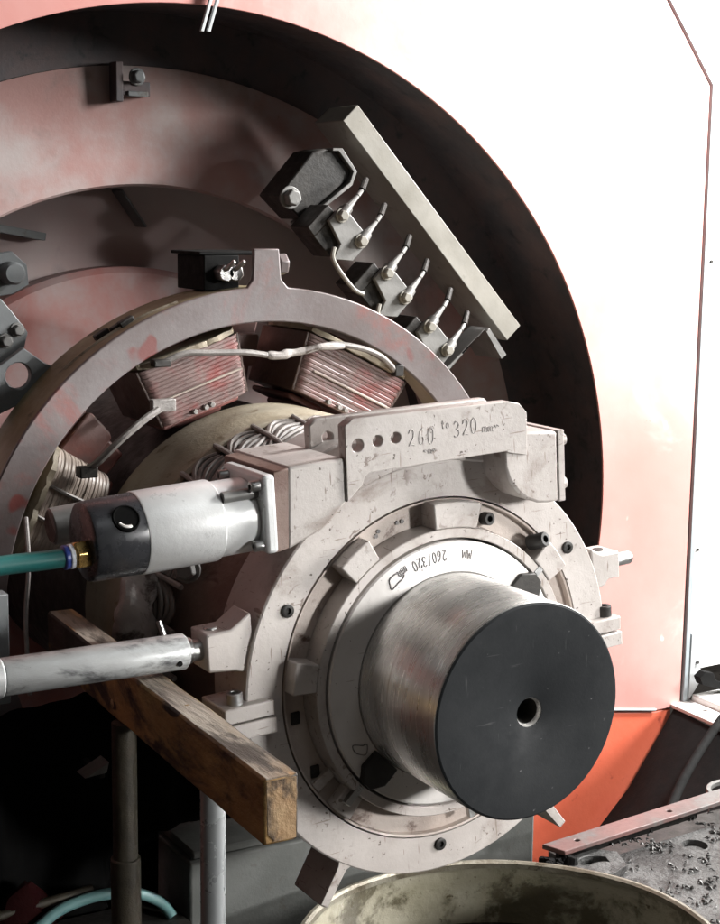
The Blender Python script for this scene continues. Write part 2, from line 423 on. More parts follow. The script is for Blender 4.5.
# stiffener ribs on the rear plate
for p0, p1, rr in (((0.0, 4.62), (0.36, 4.12), .018), ((-1.75, 4.10), (-1.08, 3.98), .05)):
    d = V((p1[0] - p0[0], p1[1] - p0[1])).normalized(); n_ = V((-d.y, d.x)) * rr
    mb = MB(); mb.prism([(p0[0] + n_.x, p0[1] + n_.y), (p1[0] + n_.x, p1[1] + n_.y), (p1[0] - n_.x, p1[1] - n_.y), (p0[0] - n_.x, p0[1] - n_.y)], 8.0, 8.36)
    H.add('stiffener', mb, 'bracket')
# clamp on the baffle joint
mb = MB()
mb.box(-.46, -.36, 7.0, 7.24, 5.72, 6.22); mb.box(-.36, .02, 7.02, 7.24, 5.80, 5.98)
c_ = H.add('baffle_clamp', mb, 'rim')
mb = MB(); mb.hexbolt((-.17, 7.02, 6.04), (0, -1, 0), .085, .12); mb.box(-.30, -.02, 6.99, 7.06, 5.79, 5.86)
H.add('bolt', mb, 'bracket', parent=c_)
# pair of pale strips hanging at the top of the opening
for dx in (0, .09):
    mb = MB(); mb.prism([(.125 + dx, 6.51), (.175 + dx, 6.51), (.42 + dx, 7.3), (.37 + dx, 7.3)], 5.70, 5.74)
    H.add('hanging_strip', mb, 'gpanel')
mb = MB(); mb.prism([(8.55, -3.36), (8.64, -3.36), (8.67, 6.33), (7.74, 7.52), (6.42, 9.22), (4.65, 12), (4.53, 12), (6.33, 9.17), (7.64, 7.48), (8.56, 6.30)], YW - .012, YW + .05)
H.add('seam_strip', mb, 'seam')
H.add('panel_bead', MB().tube([(5.97, YW - .01, -3.05), (7.0, YW - .01, -3.19), (7.98, YW - .01, -3.345)], .022, n=6), 'gpanel', bevel=0)

# white panel beyond the seam
P_ = Thing('white_panel', 'white sheet metal panel with small screws right of the dark seam', 'panel', (10, 5.9, -3.0))
mb = MB(); mb.prism([(8.68, -2.82), (16, -2.7), (16, 12), (4.75, 12), (6.46, 9.24), (7.80, 7.54), (8.70, 6.34)], YW + .06, YW + .16)
P_.add('sheet', mb, 'wpanel', bevel=0)
mb = MB(); mb.prism([(8.66, -3.30), (8.89, -3.02), (8.87, -2.2), (8.67, -2.2)], YW - .02, YW + .05)
P_.add('corner_flange', mb, 'gpanel')
for z, x in ((3.67, 8.71 + .05), (-.85, 8.76), (-2.68, 8.80), (6.1, 8.95)):
    mb = MB(); mb.cyl((x, YW + (.06 if z > -2 else -.02), z), (x, YW + (.03 if z > -2 else -.05), z), .025, n=10)
    P_.add('screw', mb, 'dark', bevel=0)

# ================================================================== POLE RING (stator yoke)
Y0, RA, RB = 3.63, 3.512, 3.118
G = Thing('pole_ring', 'worn mauve grey stator ring with an upright lug on its top', 'stator ring', (0, 3.9, -3.5))
def band(r_in, r_out, notch):
    pts = []
    pts += [(.26, 3.502), (.175, 3.60), (.15, 3.94), (-.17, 3.94), (-.185, 3.60), (-.26, 3.502)]
    return pts
outer = [(-.26, 3.502), (-.19, 3.60), (-.175, 3.94), (.145, 3.94), (.175, 3.60), (.26, 3.502)]
full = outer[::-1]
arc_pts = arc(RA, 94.4, 445.6, 140)          # anticlockwise from just left of the lug to just right of it
poly = arc_pts[1:-1] + full
mb = MB(); mb.prism(poly, Y0, Y0 + .06, holes=[circ(0, 0, RB, 140)])
G.add('ring_face', mb, 'ring', bevel=0.015)
mb = MB(); mb.revolve([(RA - .012, Y0 + .06), (RA - .02, 4.44), (RB + .16, 4.44), (RB + .16, Y0 + .06)], n=140, closed=True)
G.add('yoke', mb, 'olive', bevel=0)
# split joint block behind the lug with its bolts
mb = MB(); mb.box(-.62, -.18, 4.0, 4.75, 3.46, 3.86); mb.box(-.68, .10, 4.0, 4.8, 3.86, 3.90)
b_ = G.add('joint_block', mb, 'rubber')
for x in (-.42, -.30):
    mb = MB(); mb.cyl((x, 4.0, 3.66), (x, 3.82, 3.66), .10, n=6); mb.cyl((x - .02, 3.82, 3.70), (x + .04, 3.70, 3.80), .03, n=8)
    G.add('bolt', mb, 'steel', parent=b_)
G.add('lug_bolt', MB().hexbolt((.155, 3.78, 3.76), (1, 0, 0), .13, .15, washer=False), 'ring')
# cable clips on the yoke
for a, r_, y in ((121.5, 3.50, 4.05), (117.0, 3.51, 3.92), (118.5, 3.49, 3.98)):
    x, _, z = pol(r_, a, 0)
    mb = MB(); mb.box(-.09, .09, -.05, .05, -.02, .05)
    o = mb.build('clip', 'dark', G.o, (0, 0, 0))
    o.location = (V((x, y, z)) - V(G.base)) * S; o.rotation_euler = (0, R(90 - a), 0)
mb = MB()
mb.tube([pol(3.49, a, 3.98 - (131 - a) * .006) for a in range(131, 104, -3)], .03, n=6)
G.add('yoke_cable', mb, 'cream', bevel=0)

# ---------------------------------------------------- field coils on their poles
def coil_root(kind, label):
    base = (0, 0, 0)
    t = Thing('field_coil', label, 'field coil', base, 0, 'field coils inside the stator ring')
    mat_ = 'coilcream' if kind else 'coil'
    # stack of flat turns: rounded rectangles in (x, y), growing a little with the radius
    mb = MB(); n = 15
    prof = []
    for k in range(n):
        z0 = -.34 + .68 * k / n; z1 = -.34 + .68 * (k + 1) / n; e = .010
        j_ = .004 * sin(k * 2.7 + kind); prof += [(z0, j_), (z0 + e, j_ + .0055), (z1 - e, j_ + .0055), (z1, j_)]
    loops = []
    for z, ins in prof:
        hw = .55 + .09 * (z + .34) / .68 + ins; hd = .60 + ins
        rc = .30 if kind else .11; lp = []
        for cx, cy, a0 in ((hw - rc, hd - rc, 0), (-hw + rc, hd - rc, 90), (-hw + rc, -hd + rc, 180), (hw - rc, -hd + rc, 270)):
            for q in range(7):
                a = R(a0 + 15 * q); lp.append((cx + rc * cos(a), cy + rc * sin(a), z))
        loops.append(lp)
    mb.loft(loops)
    t.add('winding', mb, mat_, bevel=0, smooth=25)
    # insulation board on the outer side with a ragged rim
    mb = MB(); rnd = random.Random(5 + kind); pts = []
    N_ = 60
    for i in range(N_):
        a = 2 * pi * i / N_; q = 4
        rr = 1 / ((abs(cos(a)) / .70) ** q + (abs(sin(a)) / .68) ** q) ** (1 / q)
        rr *= 1 + rnd.uniform(-.03, .03)
        pts.append((rr * cos(a), rr * sin(a)))
    mb.loft([[(x, y, .36 + rnd.uniform(-.01, .01)) for x, y in pts], [(x, y, .41 + rnd.uniform(-.01, .015)) for x, y in pts]])
    t.add('insulation_board', mb, 'cream', bevel=0)
    mb = MB(); mb.box(-.30, .30, -.30, .55, -.50, .50); mb.box(-.50, .50, -.40, .60, -.44, -.37)
    t.add('pole_shoe', mb, 'pole', bevel=.03)
    if kind:
        mb = MB()
        for x in (-.16, .20):
            mb.tube([(x - .03, -.50, -.36), (x - .02, -.615, -.3), (x, -.625, .1), (x + .03, -.625, .36)], .022, n=6)
        t.add('tie', mb, 'lead', bevel=0)
    else:
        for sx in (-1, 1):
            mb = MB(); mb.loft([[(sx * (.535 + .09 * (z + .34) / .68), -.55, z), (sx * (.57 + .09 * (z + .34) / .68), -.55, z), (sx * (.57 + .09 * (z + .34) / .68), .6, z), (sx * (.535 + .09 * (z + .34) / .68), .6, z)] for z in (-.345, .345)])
            t.add('shaded_end', mb, 'endshade', bevel=.01)  # dark side plates that paint in the shade on the coil sides
        mb = MB(); mb.box(-.45, .55, -.628, -.60, -.06, -.035)
        t.add('separator', mb, 'coilcream', bevel=.006)
        mb = MB()
        for x in (-.16, -.02, .06): mb.cyl((x, -.61, -.30), (x, -.66, -.30), .03, n=10)
        t.add('rivet', mb, 'lead', bevel=.006)
    return t
def cpos(a, r_=2.60): return pol(r_, a, 4.32)
cA = coil_root(0, 'pink varnished field coil left of the stator ring lug, above the air motor')
cA.o.location = V(cpos(108.5)) * S; cA.o.rotation_euler = (0, R(90 - 108.5), 0)
cB = dup(cA.o, cpos(64.2), R(90 - 64.2), 'pink striped field coil right of the stator ring lug, behind the pale bracket')
cB.scale = (1.16, 1, 1)
cC = coil_root(1, 'cream banded field coil at the left, behind the black motor cap')
cC.o.location = V(cpos(155.5)) * S; cC.o.rotation_euler = (0, R(90 - 155.5), 0)
for a, lb in ((138, 'narrow red interpole wedged between the cream coil and the pink coil'), (88, 'dark brown interpole in the gap between the two pink coils')):
    t = Thing('interpole', lb, 'interpole', (0, 0, 0), 0, 'interpoles between the field coils')
    mb = MB(); mb.loft([[(-h, -.35, z), (h, -.35, z), (h, .6, z), (-h, .6, z)] for h, z in ((.16, -.42), (.20, 0), (.30, .42))])
    t.add('pole_body', mb, 'pole', bevel=.03)
    mb = MB(); mb.loft([[(-h, -.42, z), (h, -.42, z), (h, .5, z), (-h, .5, z)] for h, z in ((.2, -.16), (.24, -.1), (.27, .2), (.25, .24))])
    t.add('winding', mb, 'pole', bevel=.02)
    t.o.location = V(pol(2.68, a, 4.45 if a > 100 else 5.0)) * S; t.o.rotation_euler = (0, R(90 - a), 0)

# leads between coils
lead = Thing('coil_lead', 'wrapped grey lead joining the two pink coils under the stator ring lug', 'cable', (-.2, 3.6, 2.8))
lead.add('cable', MB().tube([(-1.30, 3.62, 2.70), (-1.05, 3.58, 2.80), (-.76, 3.55, 2.80), (-.33, 3.53, 2.79), (.05, 3.53, 2.74), (.40, 3.53, 2.77), (.80, 3.55, 2.84), (1.2, 3.56, 2.78), (1.5, 3.58, 2.66), (1.76, 3.66, 2.46)], .035, n=8), 'lead', bevel=0)
lead.add('taped_joint', MB().tube([(-.05, 3.53, 2.75), (.1, 3.52, 2.74), (.22, 3.53, 2.76), (.38, 3.52, 2.78), (.6, 3.53, 2.82), (.95, 3.55, 2.82)], .052, n=10, rf=lambda t: .75 + .25 * sin(pi * min(1, t * 1.8)) + .10 * sin(t * 23)), 'tape', bevel=0)
lead.add('terminal', MB().box(1.70, 1.82, 3.6, 3.72, 2.42, 2.56), 'dark')
lead.add('terminal', MB().box(-1.42, -1.22, 3.56, 3.70, 2.66, 2.74), 'dark')
lead = Thing('coil_lead', 'slanting grey lead from the cream coil up to the left pink coil', 'cable', (-1.9, 3.45, 1.9))
lead.add('cable', MB().tube([(-2.2, 3.62, 1.58), (-2.10, 3.5, 1.68), (-1.89, 3.4, 1.91), (-1.62, 3.4, 2.11), (-1.42, 3.45, 2.21)], .042, n=8), 'lead', bevel=0)
lead.add('terminal', MB().box(-1.46, -1.18, 3.52, 3.62, 2.17, 2.31), 'lead')
lead.add('terminal', MB().box(-2.30, -2.10, 3.52, 3.68, 1.50, 1.62), 'dark')
single('coil_lead', MB().tube([(-3.02, 3.2, 1.2), (-3.10, 2.9, .75), (-3.16, 2.85, .2), (-3.12, 2.9, -.6)], .025, n=8), 'lead',
       'thin pale wire hanging at the far left under the teal hose', 'cable', base=(-3.1, 2.9, -.6), bevel=0)

# ================================================================== ARMATURE
A = Thing('armature', 'armature with twisted grey end windings under a cream band', 'armature', (0, 3.0, -2.1))
A.add('core', MB().revolve([(1.0, 3.3), (2.06, 3.3), (2.06, 7.9), (1.0, 7.9)], n=96, closed=True), 'dark', bevel=0)
A.add('banding', MB().revolve([(2.03, 2.86), (2.09, 2.80), (2.13, 2.84), (2.14, 3.05), (2.165, 3.1), (2.165, 3.45), (2.15, 3.5), (2.17, 3.8), (2.05, 3.8)], n=120, closed=True), 'cream', bevel=0)
A.add('winding_support', MB().revolve([(1.0, 1.3), (1.60, 1.3), (1.84, 2.0), (1.90, 2.88), (1.0, 2.9)], n=96, closed=True), 'side', bevel=0)
NB = 27
def wr(y): return 2.10 - .13 * max(0, 2.85 - y) ** 1.3
mb = MB()
for k in range(NB):
    a0 = 360 / NB * k
    if not (60 < a0 < 215): continue
    for j in range(13):
        f = j / 12; pts = []
        for i in range(7):
            t = i / 6
            y = 2.36 - .22 * (t - .5) + (f - .5) * .86 * (.55 + .45 * sin(pi * t)) + .012 * sin(j * 5.1 + k)
            pts.append(pol(wr(y) + .02 * sin(pi * t) + .016 * ((j * 7) % 3 - 1), a0 + 1.0 + 12.2 * t, y))
        mb.tube(pts, .028, n=7, sub=2)
A.add('end_winding', mb, 'wire', bevel=0)
mb = MB()
for k in range(NB):
    a0 = 360 / NB * k
    if not (60 < a0 < 215): continue
    mb.tube([pol(wr(2.86 - 1.05 * t) + .03, a0 - 1.5 + 3.5 * t + (.5 * sin(t * 5 + k)), 2.86 - 1.05 * t) for t in (0, .2, .4, .6, .8, 1)], .03, n=8, sub=3)
A.add('lacing', mb, 'lead', bevel=0)
mb = MB()
mb.tube([pol(2.22, 160.5, 2.35), pol(2.26, 164, 2.25), pol(2.28, 170, 2.2), pol(2.25, 176, 2.2), pol(2.2, 181, 2.3)], .19, n=18, sub=10, rf=lambda t: .85 + .2 * sin(3 * t) + .05 * abs(sin(14 * t)))
A.add('taped_bundle', mb, 'tape', bevel=0, rough=.10)

# ================================================================== MOTOR SHAFT
Sh = Thing('motor_shaft', 'thick turned steel shaft with a flat black end and a small centre hole', 'shaft', (0, 1, -1.0))
Sh.add('shaft_body', MB().revolve([(.992, -1.476), (1.0, -1.46), (1.0, 2.6), (.6, 2.6), (.6, -1.476)], n=160, closed=True), 'shaft', bevel=0)
Sh.add('end_face', MB().revolve([(.135, -1.484), (.145, -1.49), (.975, -1.49), (.994, -1.475), (.6, -1.40), (.135, -1.42)], n=160, closed=True), 'endface', bevel=0)
Sh.add('centre_hole', MB().revolve([(.140, -1.487), (.122, -1.462), (.118, -1.44)], n=40), 'bore', bevel=0)
Sh.add('hole_bore', MB().revolve([(.119, -1.445), (.112, -1.25), (.095, -.85), (.0, -.80)], n=40), 'dark', bevel=0)  # dark inside, the hole's own shade put into the colour

# ================================================================== SPLIT FRAME LATHE
TR = -R(4.0)
T = Thing('split_frame_lathe', 'pale beige split frame lathe clamped round the steel shaft', 'lathe', (0, .3, -2.45), TR)
# fixed ring
T.add('frame_body', MB().revolve([(1.695, .05), (1.70, .0), (2.045, .0), (2.06, .015), (2.06, .42), (2.0, .46), (2.0, .80), (1.3, .80), (1.3, .45), (1.695, .45)], n=160, closed=True), 'tool', bevel=0)
mb = MB(); mb.prism([(-1.30, 1.62), (-.9, 1.86), (-.4, 2.02), (.2, 2.05), (.7, 1.94), (1.0, 1.80), (1.24, 1.60), (1.26, 2.21), (.6, 2.36), (-1.0, 2.36), (-1.25, 2.26)], -.03, .72)
T.add('carriage_web', mb, 'tool', bevel=.02)
mb = MB(); mb.prism([(-1.70, 2.305), (-1.16, 2.305), (-.94, 2.16), (-.98, 2.04), (-1.15, 1.89), (-1.38, 1.70), (-1.74, 1.57)], -.40, .70)
T.add('gearbox', mb, 'tool', bevel=.025)
mb = MB(); mb.prism([(-1.835, 2.285), (-1.695, 2.295), (-1.735, 1.585), (-1.86, 1.56)], -.395, .60)
T.add('gearbox_side', mb, 'side', bevel=.01, label='rust-brown side flange')
# front bracket plate with holes
pl = [(-1.135, 2.593), (-1.04, 2.652), (.635, 2.60), (.75, 2.567), (.838, 2.47), (.836, 2.282), (.830, 2.06), (.60, 2.115), (.594, 2.13), (-.90, 2.145), (-.955, 2.12), (-.985, 2.04), (-1.143, 1.91)]
mb = MB(); mb.prism(pl, -.43, -.30, holes=[circ(-1.012, 2.405, .06), circ(-.805, 2.418, .053), (circ(-.616, 2.422, .053))])
T.add('bracket_plate', mb, 'tool', bevel=.018)
pb = [(-1.157, 2.523), (-1.07, 2.577), (.80, 2.54), (.869, 2.459), (.85, 2.15), (-1.157, 2.15)]
mb = MB(); mb.prism(pb, .20, .31, holes=[circ(-.966, 2.39, .05)])
T.add('bracket_plate', mb, 'tool', bevel=.018)
T.add('bracket_spacer', MB().box(-.30, .75, -.30, .20, 2.20, 2.36), 'tool')
# right-hand gearbox
rb = [(.594, 2.13), (.60, 1.95), (.645, 1.82), (.72, 1.72), (.83, 1.63), (.97, 1.57), (1.10, 1.552), (1.210, 1.552), (1.210, 2.236), (.832, 2.281), (.66, 2.25)]
mb = MB(); mb.prism(rb, -.40, .55)
T.add('feed_box', mb, 'tool', bevel=.025)
cv = T.add('feed_box_cover', MB().box(1.214, 1.29, -.405, .56, 1.545, 2.245), 'tool', bevel=.01)
for z, y in ((2.13, -.30), (1.70, -.30), (2.13, .4), (1.70, .4)):
    T.add('screw', MB().cyl((1.29, y, z), (1.36, y, z), .06, n=12), 'tool', parent=cv, bevel=.008)
# rotating ring: trough, inner rim, blocks
T.add('tool_ring', MB().revolve([(1.32, .30), (1.44, .07), (1.655, .06), (1.662, .0), (1.682, -.005), (1.684, .44), (1.32, .44)], n=160, closed=True), 'recess', bevel=0, label='rotating ring channel with its shade painted in brown')
T.add('inner_rim', MB().revolve([(1.318, .3), (1.325, -.15), (1.332, -.16), (1.412, -.16), (1.42, -.15), (1.445, .3)], n=160, closed=True), 'tool', bevel=0)
for a0, a1, r1, y in ((164.6, 175.2, 1.672, -.17), (118.5, 131.5, 1.655, -.165), (73.5, 92.5, 1.675, -.17), (29, 41.2, 1.675, -.17), (-62, -46, 1.675, -.13), (-140, -131, 1.66, -.06), (-16, -6, 1.67, -.13), (210, 214, 1.66, .0)):
    T.add('tool_block', MB().ring(1.425, r1, y, .12, a0, a1, n=200), 'tool', bevel=.014)
T.add('cap_screw', MB().capscrew(pol(1.53, 65, .07), (.1, -1, .1), .065, .10), 'dark', bevel=0)
T.add('cap_screw', MB().capscrew(pol(1.56, 43.6, -.02), (.35, -1, .35), .075, .20), 'dark', bevel=0)
for a, r_ in ((111, 1.56), (112.5, 1.53), (101, 1.54), (103, 1.545)):
    T.add('stamp_mark', MB().cyl(pol(r_, a, 0.07), pol(r_, a, .05), .022, n=6), 'inkdark', bevel=0)
for a in (186, 208):
    x_, _, z_ = pol(1.55, a, 0)
    T.add('square_recess', MB().box(x_ - .045, x_ + .045, .045, .08, z_ - .06, z_ + .06), 'dark', bevel=.008)
# clamping chuck face
T.add('chuck_face', MB().revolve([(1.004, .2), (1.004, -.20), (1.015, -.215), (1.285, -.175), (1.30, -.16), (1.305, .3)], n=160, closed=True), 'chuck', bevel=0)
for a in (36, 222, 129 + 180 - 30):
    d = V((cos(R(a)), 0, sin(R(a)))); t_ = V((-sin(R(a)), 0, cos(R(a))))
    def fr(p, d=d, t_=t_): return d * p[0] + t_ * p[2] + V((0, p[1], 0))
    mb = MB(); mb.prism([(1.01, -.17), (1.20, -.17), (1.32, -.06), (1.32, .06), (1.20, .17), (1.01, .17)], -.235, -.15, frame=fr)
    T.add('jaw_notch', mb, 'dark', bevel=.01)  # dark blocks; the lower left one stands for a deeply shaded notch
    mb = MB(); mb.prism([(1.34, -.035), (1.56, -.035), (1.56, .035), (1.34, .035)], -.165, -.10, frame=fr)
    T.add('jaw_screw', mb, 'steel', bevel=.008)
# screws in the fixed ring
for a, r_ in ((150.6, 1.825), (30.5, 1.86), (-91.7, 1.80)):
    T.add('frame_screw', MB().revolve([(.075, 0), (.075, .012), (.05, -.012), (.02, -.012), (.018, .01), (0, .01)][::-1], n=20) if False else MB().capscrew(pol(r_, a, .02), (0, -1, 0), .062, .045), 'dark', bevel=0)
# trip lugs
mb = MB(); mb.prism([(-2.38, .81), (-2.13, .81), (-1.93, .935), (-1.93, .36), (-2.11, .42), (-2.38, .455)], .05, .40)
lg = T.add('lug', mb, 'tool', bevel=.02)
T.add('lug_screw', MB().cyl((-2.26, .22, .80), (-2.26, .22, .83), .065, n=14), 'steel', parent=lg, bevel=.01)
T.add('lug_pin', MB().cyl((-2.50, .22, .64), (-2.37, .22, .64), .10, n=16), 'steel', parent=lg)
mb = MB(); mb.prism([(2.29, .785), (2.06, .79), (1.93, .86), (1.93, .42), (2.10, .44), (2.15, .50), (2.29, .50)], .02, .36)
lg = T.add('lug', mb, 'tool', bevel=.02)
T.add('lug_screw', MB().cyl((2.14, .18, .785), (2.14, .18, .80), .055, n=14), 'dark', parent=lg, bevel=0)
T.add('lug_pin', MB().cyl((2.28, .18, .64), (2.57, .18, .64), .07, n=18, prof=[(0, .07), (.9, .07), (1, .055)]), 'steel', parent=lg)
# split-line clamp blocks
for sx in (-1, 1):
    x0, x1 = (-2.32, -1.82) if sx < 0 else (1.80, 2.20)
    b1 = T.add('clamp_block', MB().box(x0, x1, -.10, .40, -.015, .13), 'tool', bevel=.015)
    b2 = T.add('clamp_block', MB().box(x0, x1 + .01, -.11, .40, -.18, -.03), 'tool', bevel=.015)
    T.add('clamp_bolt', MB().capscrew((sx * 2.16 if sx < 0 else 2.08, .02, .13), (0, 0, 1), .075, .11), 'steel' if sx < 0 else 'dark', parent=b1, bevel=0)
# feet
for a in (-123.5, -53.8):
    d = V((cos(R(a)), 0, sin(R(a)))); t_ = V((-sin(R(a)), 0, cos(R(a))))
    def fr(p, d=d, t_=t_): return d * p[0] + t_ * p[2] + V((0, p[1], 0))
    mb = MB(); mb.prism([(2.0, -.10), (2.10, -.055), (2.50, -.045), (2.50, .045), (2.10, .05), (2.0, .12)], .006, .55, frame=fr)
    T.add('foot', mb, 'tool', bevel=.012)
# backing ring of the clamp, behind
T.add('clamp_housing', MB().revolve([(1.02, .45), (1.66, .45), (1.66, 1.05), (1.4, 1.15), (1.02, 1.15)], n=96, closed=True), 'side', bevel=0)
# handwriting on the bracket: 260 to 320mm
def on_plate(x0, z0, sl):
    return lambda u, v: (x0 + u * cos(sl) - v * sin(sl), -.431, z0 + u * sin(sl) + v * cos(sl))
mb = write('260', .150, on_plate(-.49, 2.325, .0), .0055, gap=.16, seed=3, wf=.52)
b2 = write('to', .075, on_plate(-.13, 2.44, .02), .005, gap=.12, seed=4, wf=.55)
b3 = write('320', .145, on_plate(.0, 2.335, .03), .0055, gap=.14, seed=5, wf=.52)
b4 = write('mm~', .085, on_plate(.32, 2.345, .02), .0045, gap=.08, seed=6, wf=.7)
T.add('handwriting', mb, 'ink', bevel=0); T.add('handwriting', b2, 'ink', bevel=0); T.add('handwriting', b3, 'ink', bevel=0); T.add('handwriting', b4, 'ink', bevel=0)
T.add('handwriting', write('~m~', .06, on_plate(-.33, 2.23, .0), .006, gap=.05, seed=8), 'ink', bevel=0)
# handwriting on the chuck face, upside down: 260/320 mm
def on_chuck(a_start, r_top):
    def f(u, v):
        r_ = r_top - v
        a = a_start + (u / 1.15) * 180 / pi
        y = -.215 + (r_ - 1.015) / (1.285 - 1.015) * .04 - .003
        return pol(r_, a, y)
    return f
T.add('handwriting', write('260/320 mm', .095, on_chuck(88.5, 1.225), .005, gap=.10, seed=11, wf=.48), 'inkdark', bevel=0)
T.add('handwriting', write('MM', .08, on_chuck(74.5, 1.215), .0045, gap=.12, seed=12, wf=.6), 'ink', bevel=0)
f_ = on_chuck(0, 0)
def cp(r_, a): return pol(r_, a, -.215 + (r_ - 1.015) / .27 * .04 - .003)
T.add('handwriting', MB().tube([cp(1.15, 121.5), cp(1.21, 120), cp(1.215, 116), cp(1.18, 112.5), cp(1.14, 114), cp(1.13, 118), cp(1.12, 121.5), cp(1.15, 121.8)], .0065, n=5), 'inkdark', bevel=0)
T.add('handwriting', MB().tube([cp(1.10, 206), cp(1.18, 203), cp(1.19, 207), cp(1.12, 211), cp(1.06, 207), cp(1.1, 206)], .0055, n=5), 'inkdark', bevel=0)

# ================================================================== AIR MOTOR
AM = Thing('air_motor', 'silver air motor with a black end cap on the side of the lathe', 'air motor', (-2.3, .27, 1.42), TR)
zc, yc = 1.856, .0
AM.add('barrel', MB().cyl((-3.0, yc, zc), (-2.29, yc, zc), .362, n=64, prof=[(0, .355), (.02, .362), (.985, .362), (1, .352)]), 'alu', bevel=0)
AM.add('gearhead', MB().cyl((-2.29, yc, zc), (-1.95, yc, zc), .335, n=64, prof=[(0, .335), (.94, .335), (1, .32)]), 'alu', bevel=0)
AM.add('mounting_flange', MB().box(-1.955, -1.835, yc - .415, yc + .40, 1.565, 2.265), 'alu', bevel=.035)
for y, z in ((yc - .33, 2.17), (yc - .33, 1.64), (yc + .30, 2.17), (yc + .30, 1.64)):
    AM.add('flange_bolt', MB().capscrew((-1.955, y, z), (-1, 0, 0), .05, .09), 'steel', bevel=0)
AM.add('through_bolt', MB().cyl((-2.285, -.27, 2.10), (-1.955, -.27, 2.10), .05, n=14), 'holder', bevel=0)
cap = AM.add('end_cap', MB().cyl((-3.47, yc, zc), (-2.995, yc, zc), .35, n=64, prof=[(0, .30), (.04, .335), (.10, .345), (.97, .353), (1, .35)]), 'black', bevel=0)
# exhaust port in the cap
pd = V((0, -.80, .60)).normalized(); pc = V((-3.17, yc, zc)) + pd * .345
z_ = pd; x_ = V((1, 0, 0)); y_ = z_.cross(x_)
def rl(t, r_): return [pc + z_ * t + (x_ * cos(2 * pi * i / 28) + y_ * sin(2 * pi * i / 28)) * r_ for i in range(28)]
AM.add('port', MB().loft([rl(-.03, .125), rl(.012, .12), rl(.016, .11), rl(.008, .10), rl(.006, .001)], cap0=False), 'void', parent=cap, bevel=0)
AM.add('port_thread', MB().tube([pc + z_ * .012 + (x_ * cos(t) + y_ * sin(t)) * .082 for t in (3.6, 3.9, 4.3, 4.7, 5.0)], .014, n=6), 'bore', parent=cap, bevel=0)
AM.add('inlet_fitting', MB().cyl((-3.46, -.12, 1.785), (-3.60, -.12, 1.785), .115, n=6, prof=[(0, .115), (.12, .125), (.88, .125), (1, .11)]), 'brass', bevel=.008)
mf = AM.add('muffler', MB().cyl((-3.49, .72, 1.86), (-3.1, .70, 1.88), .165, n=32, prof=[(0, .15), (.03, .165), (1, .165)]), 'holder', bevel=0)
AM.add('muffler_screen', MB().cyl((-3.495, .72, 1.86), (-3.47, .72, 1.86), .14, n=28), 'rustpost', parent=mf, bevel=0)

AH = Thing('air_hose', 'teal air hose plugged into the brass fitting of the motor', 'hose', (-3.7, -.12, 1.70), TR)
AH.add('collar', MB().cyl((-3.60, -.12, 1.785), (-3.64, -.12, 1.785), .105, n=24), 'white', bevel=.008)
AH.add('push_ring', MB().cyl((-3.64, -.12, 1.785), (-3.69, -.12, 1.785), .105, n=24, prof=[(0, .10), (.8, .105), (1, .09)]), 'blue', bevel=.006)
AH.add('hose', MB().tube([(-3.67, -.12, 1.785), (-3.85, -.12, 1.79), (-4.2, -.12, 1.81), (-4.6, -.15, 1.82), (-5.3, -.25, 1.78), (-6.3, -.45, 1.6)], .082, n=18), 'teal', bevel=0)

# ================================================================== TORQUE BAR
TB = Thing('torque_bar', 'smeared silver steel bar resting across the timber beam', 'steel bar', (-3.2, .22, .31))
zz = .475
TB.add('bar', MB().cyl((-4.235, .22, zz), (-2.56, .22, zz), .163, n=40, prof=[(0, .155), (.008, .163), (.985, .163), (1, .14)]), 'rod', bevel=0)
TB.add('coupling', MB().cyl((-6.0, .22, zz), (-4.245, .22, zz), .178, n=40, prof=[(0, .178), (.99, .178), (1, .165)]), 'rod', bevel=0)
TB.add('pin_hole', MB().cyl((-2.68, .22 - .150, zz - .06), (-2.68, .22 - .166, zz - .066), .025, n=12), 'rubber', bevel=0)
TB.add('grub_screw', MB().cyl((-2.72, .30, zz + .12), (-2.76, .34, zz + .27), .025, n=10), 'steel', bevel=0)
TB.add('end_plug', MB().cyl((-2.57, .22, zz), (-2.51, .22, zz), .12, n=24), 'steel')

# ================================================================== TIMBER BEAM AND POSTS
BM = Thing('timber_beam', 'oily brown timber beam lying under the steel bar', 'beam', (-2.95, .2, -.26))
def bx(y): return -3.135 + (y + 2.5) * .037           # left edge of the beam
loops = []
rnd = random.Random(3)
for i in range(40):
    y = -2.47 + (2.83 + 2.47) * i / 39
    x0 = bx(y); wd = .285
    j = lambda k: .007 * mnoise.noise(V((y * 2.2, k * 3.7, 0)))
    loops.append([(x0 + j(1), y, -.245 + j(2)), (x0 + wd + j(3), y, -.245 + j(4)), (x0 + wd + j(5), y, .272 + j(6)), (x0 + j(7), y, .272 + j(8))])
beam = BM.add('beam_body', MB().loft(loops), 'wood', bevel=.02)
mb = MB()
mb.loft([[(l[3][0] + .02, l[3][1], l[3][2] + .0015), (l[2][0] - .02, l[2][1], l[2][2] + .0015), (l[2][0] - .02, l[2][1], l[2][2] - .01), (l[3][0] + .02, l[3][1], l[3][2] - .01)] for l in loops])
BM.add('worn_top', mb, 'woodtop', bevel=0, label='grey worn top face')
e = loops[0]
BM.add('end_grain', MB().loft([[(e[0][0] + .03, y, -.16), (e[0][0] + .09, y, -.225), (e[1][0] - .02, y, -.225), (e[1][0] - .02, y, .25), (e[3][0] + .02, y, .25)] for y in (-2.475, -2.40)]), 'woodend', bevel=0, label='pale sawn end')
BM.add('knot', MB().cyl((bx(.85) - .004, .85, -.13), (bx(.85) + .03, .85, -.13), .05, n=14), 'woodend', bevel=.01)

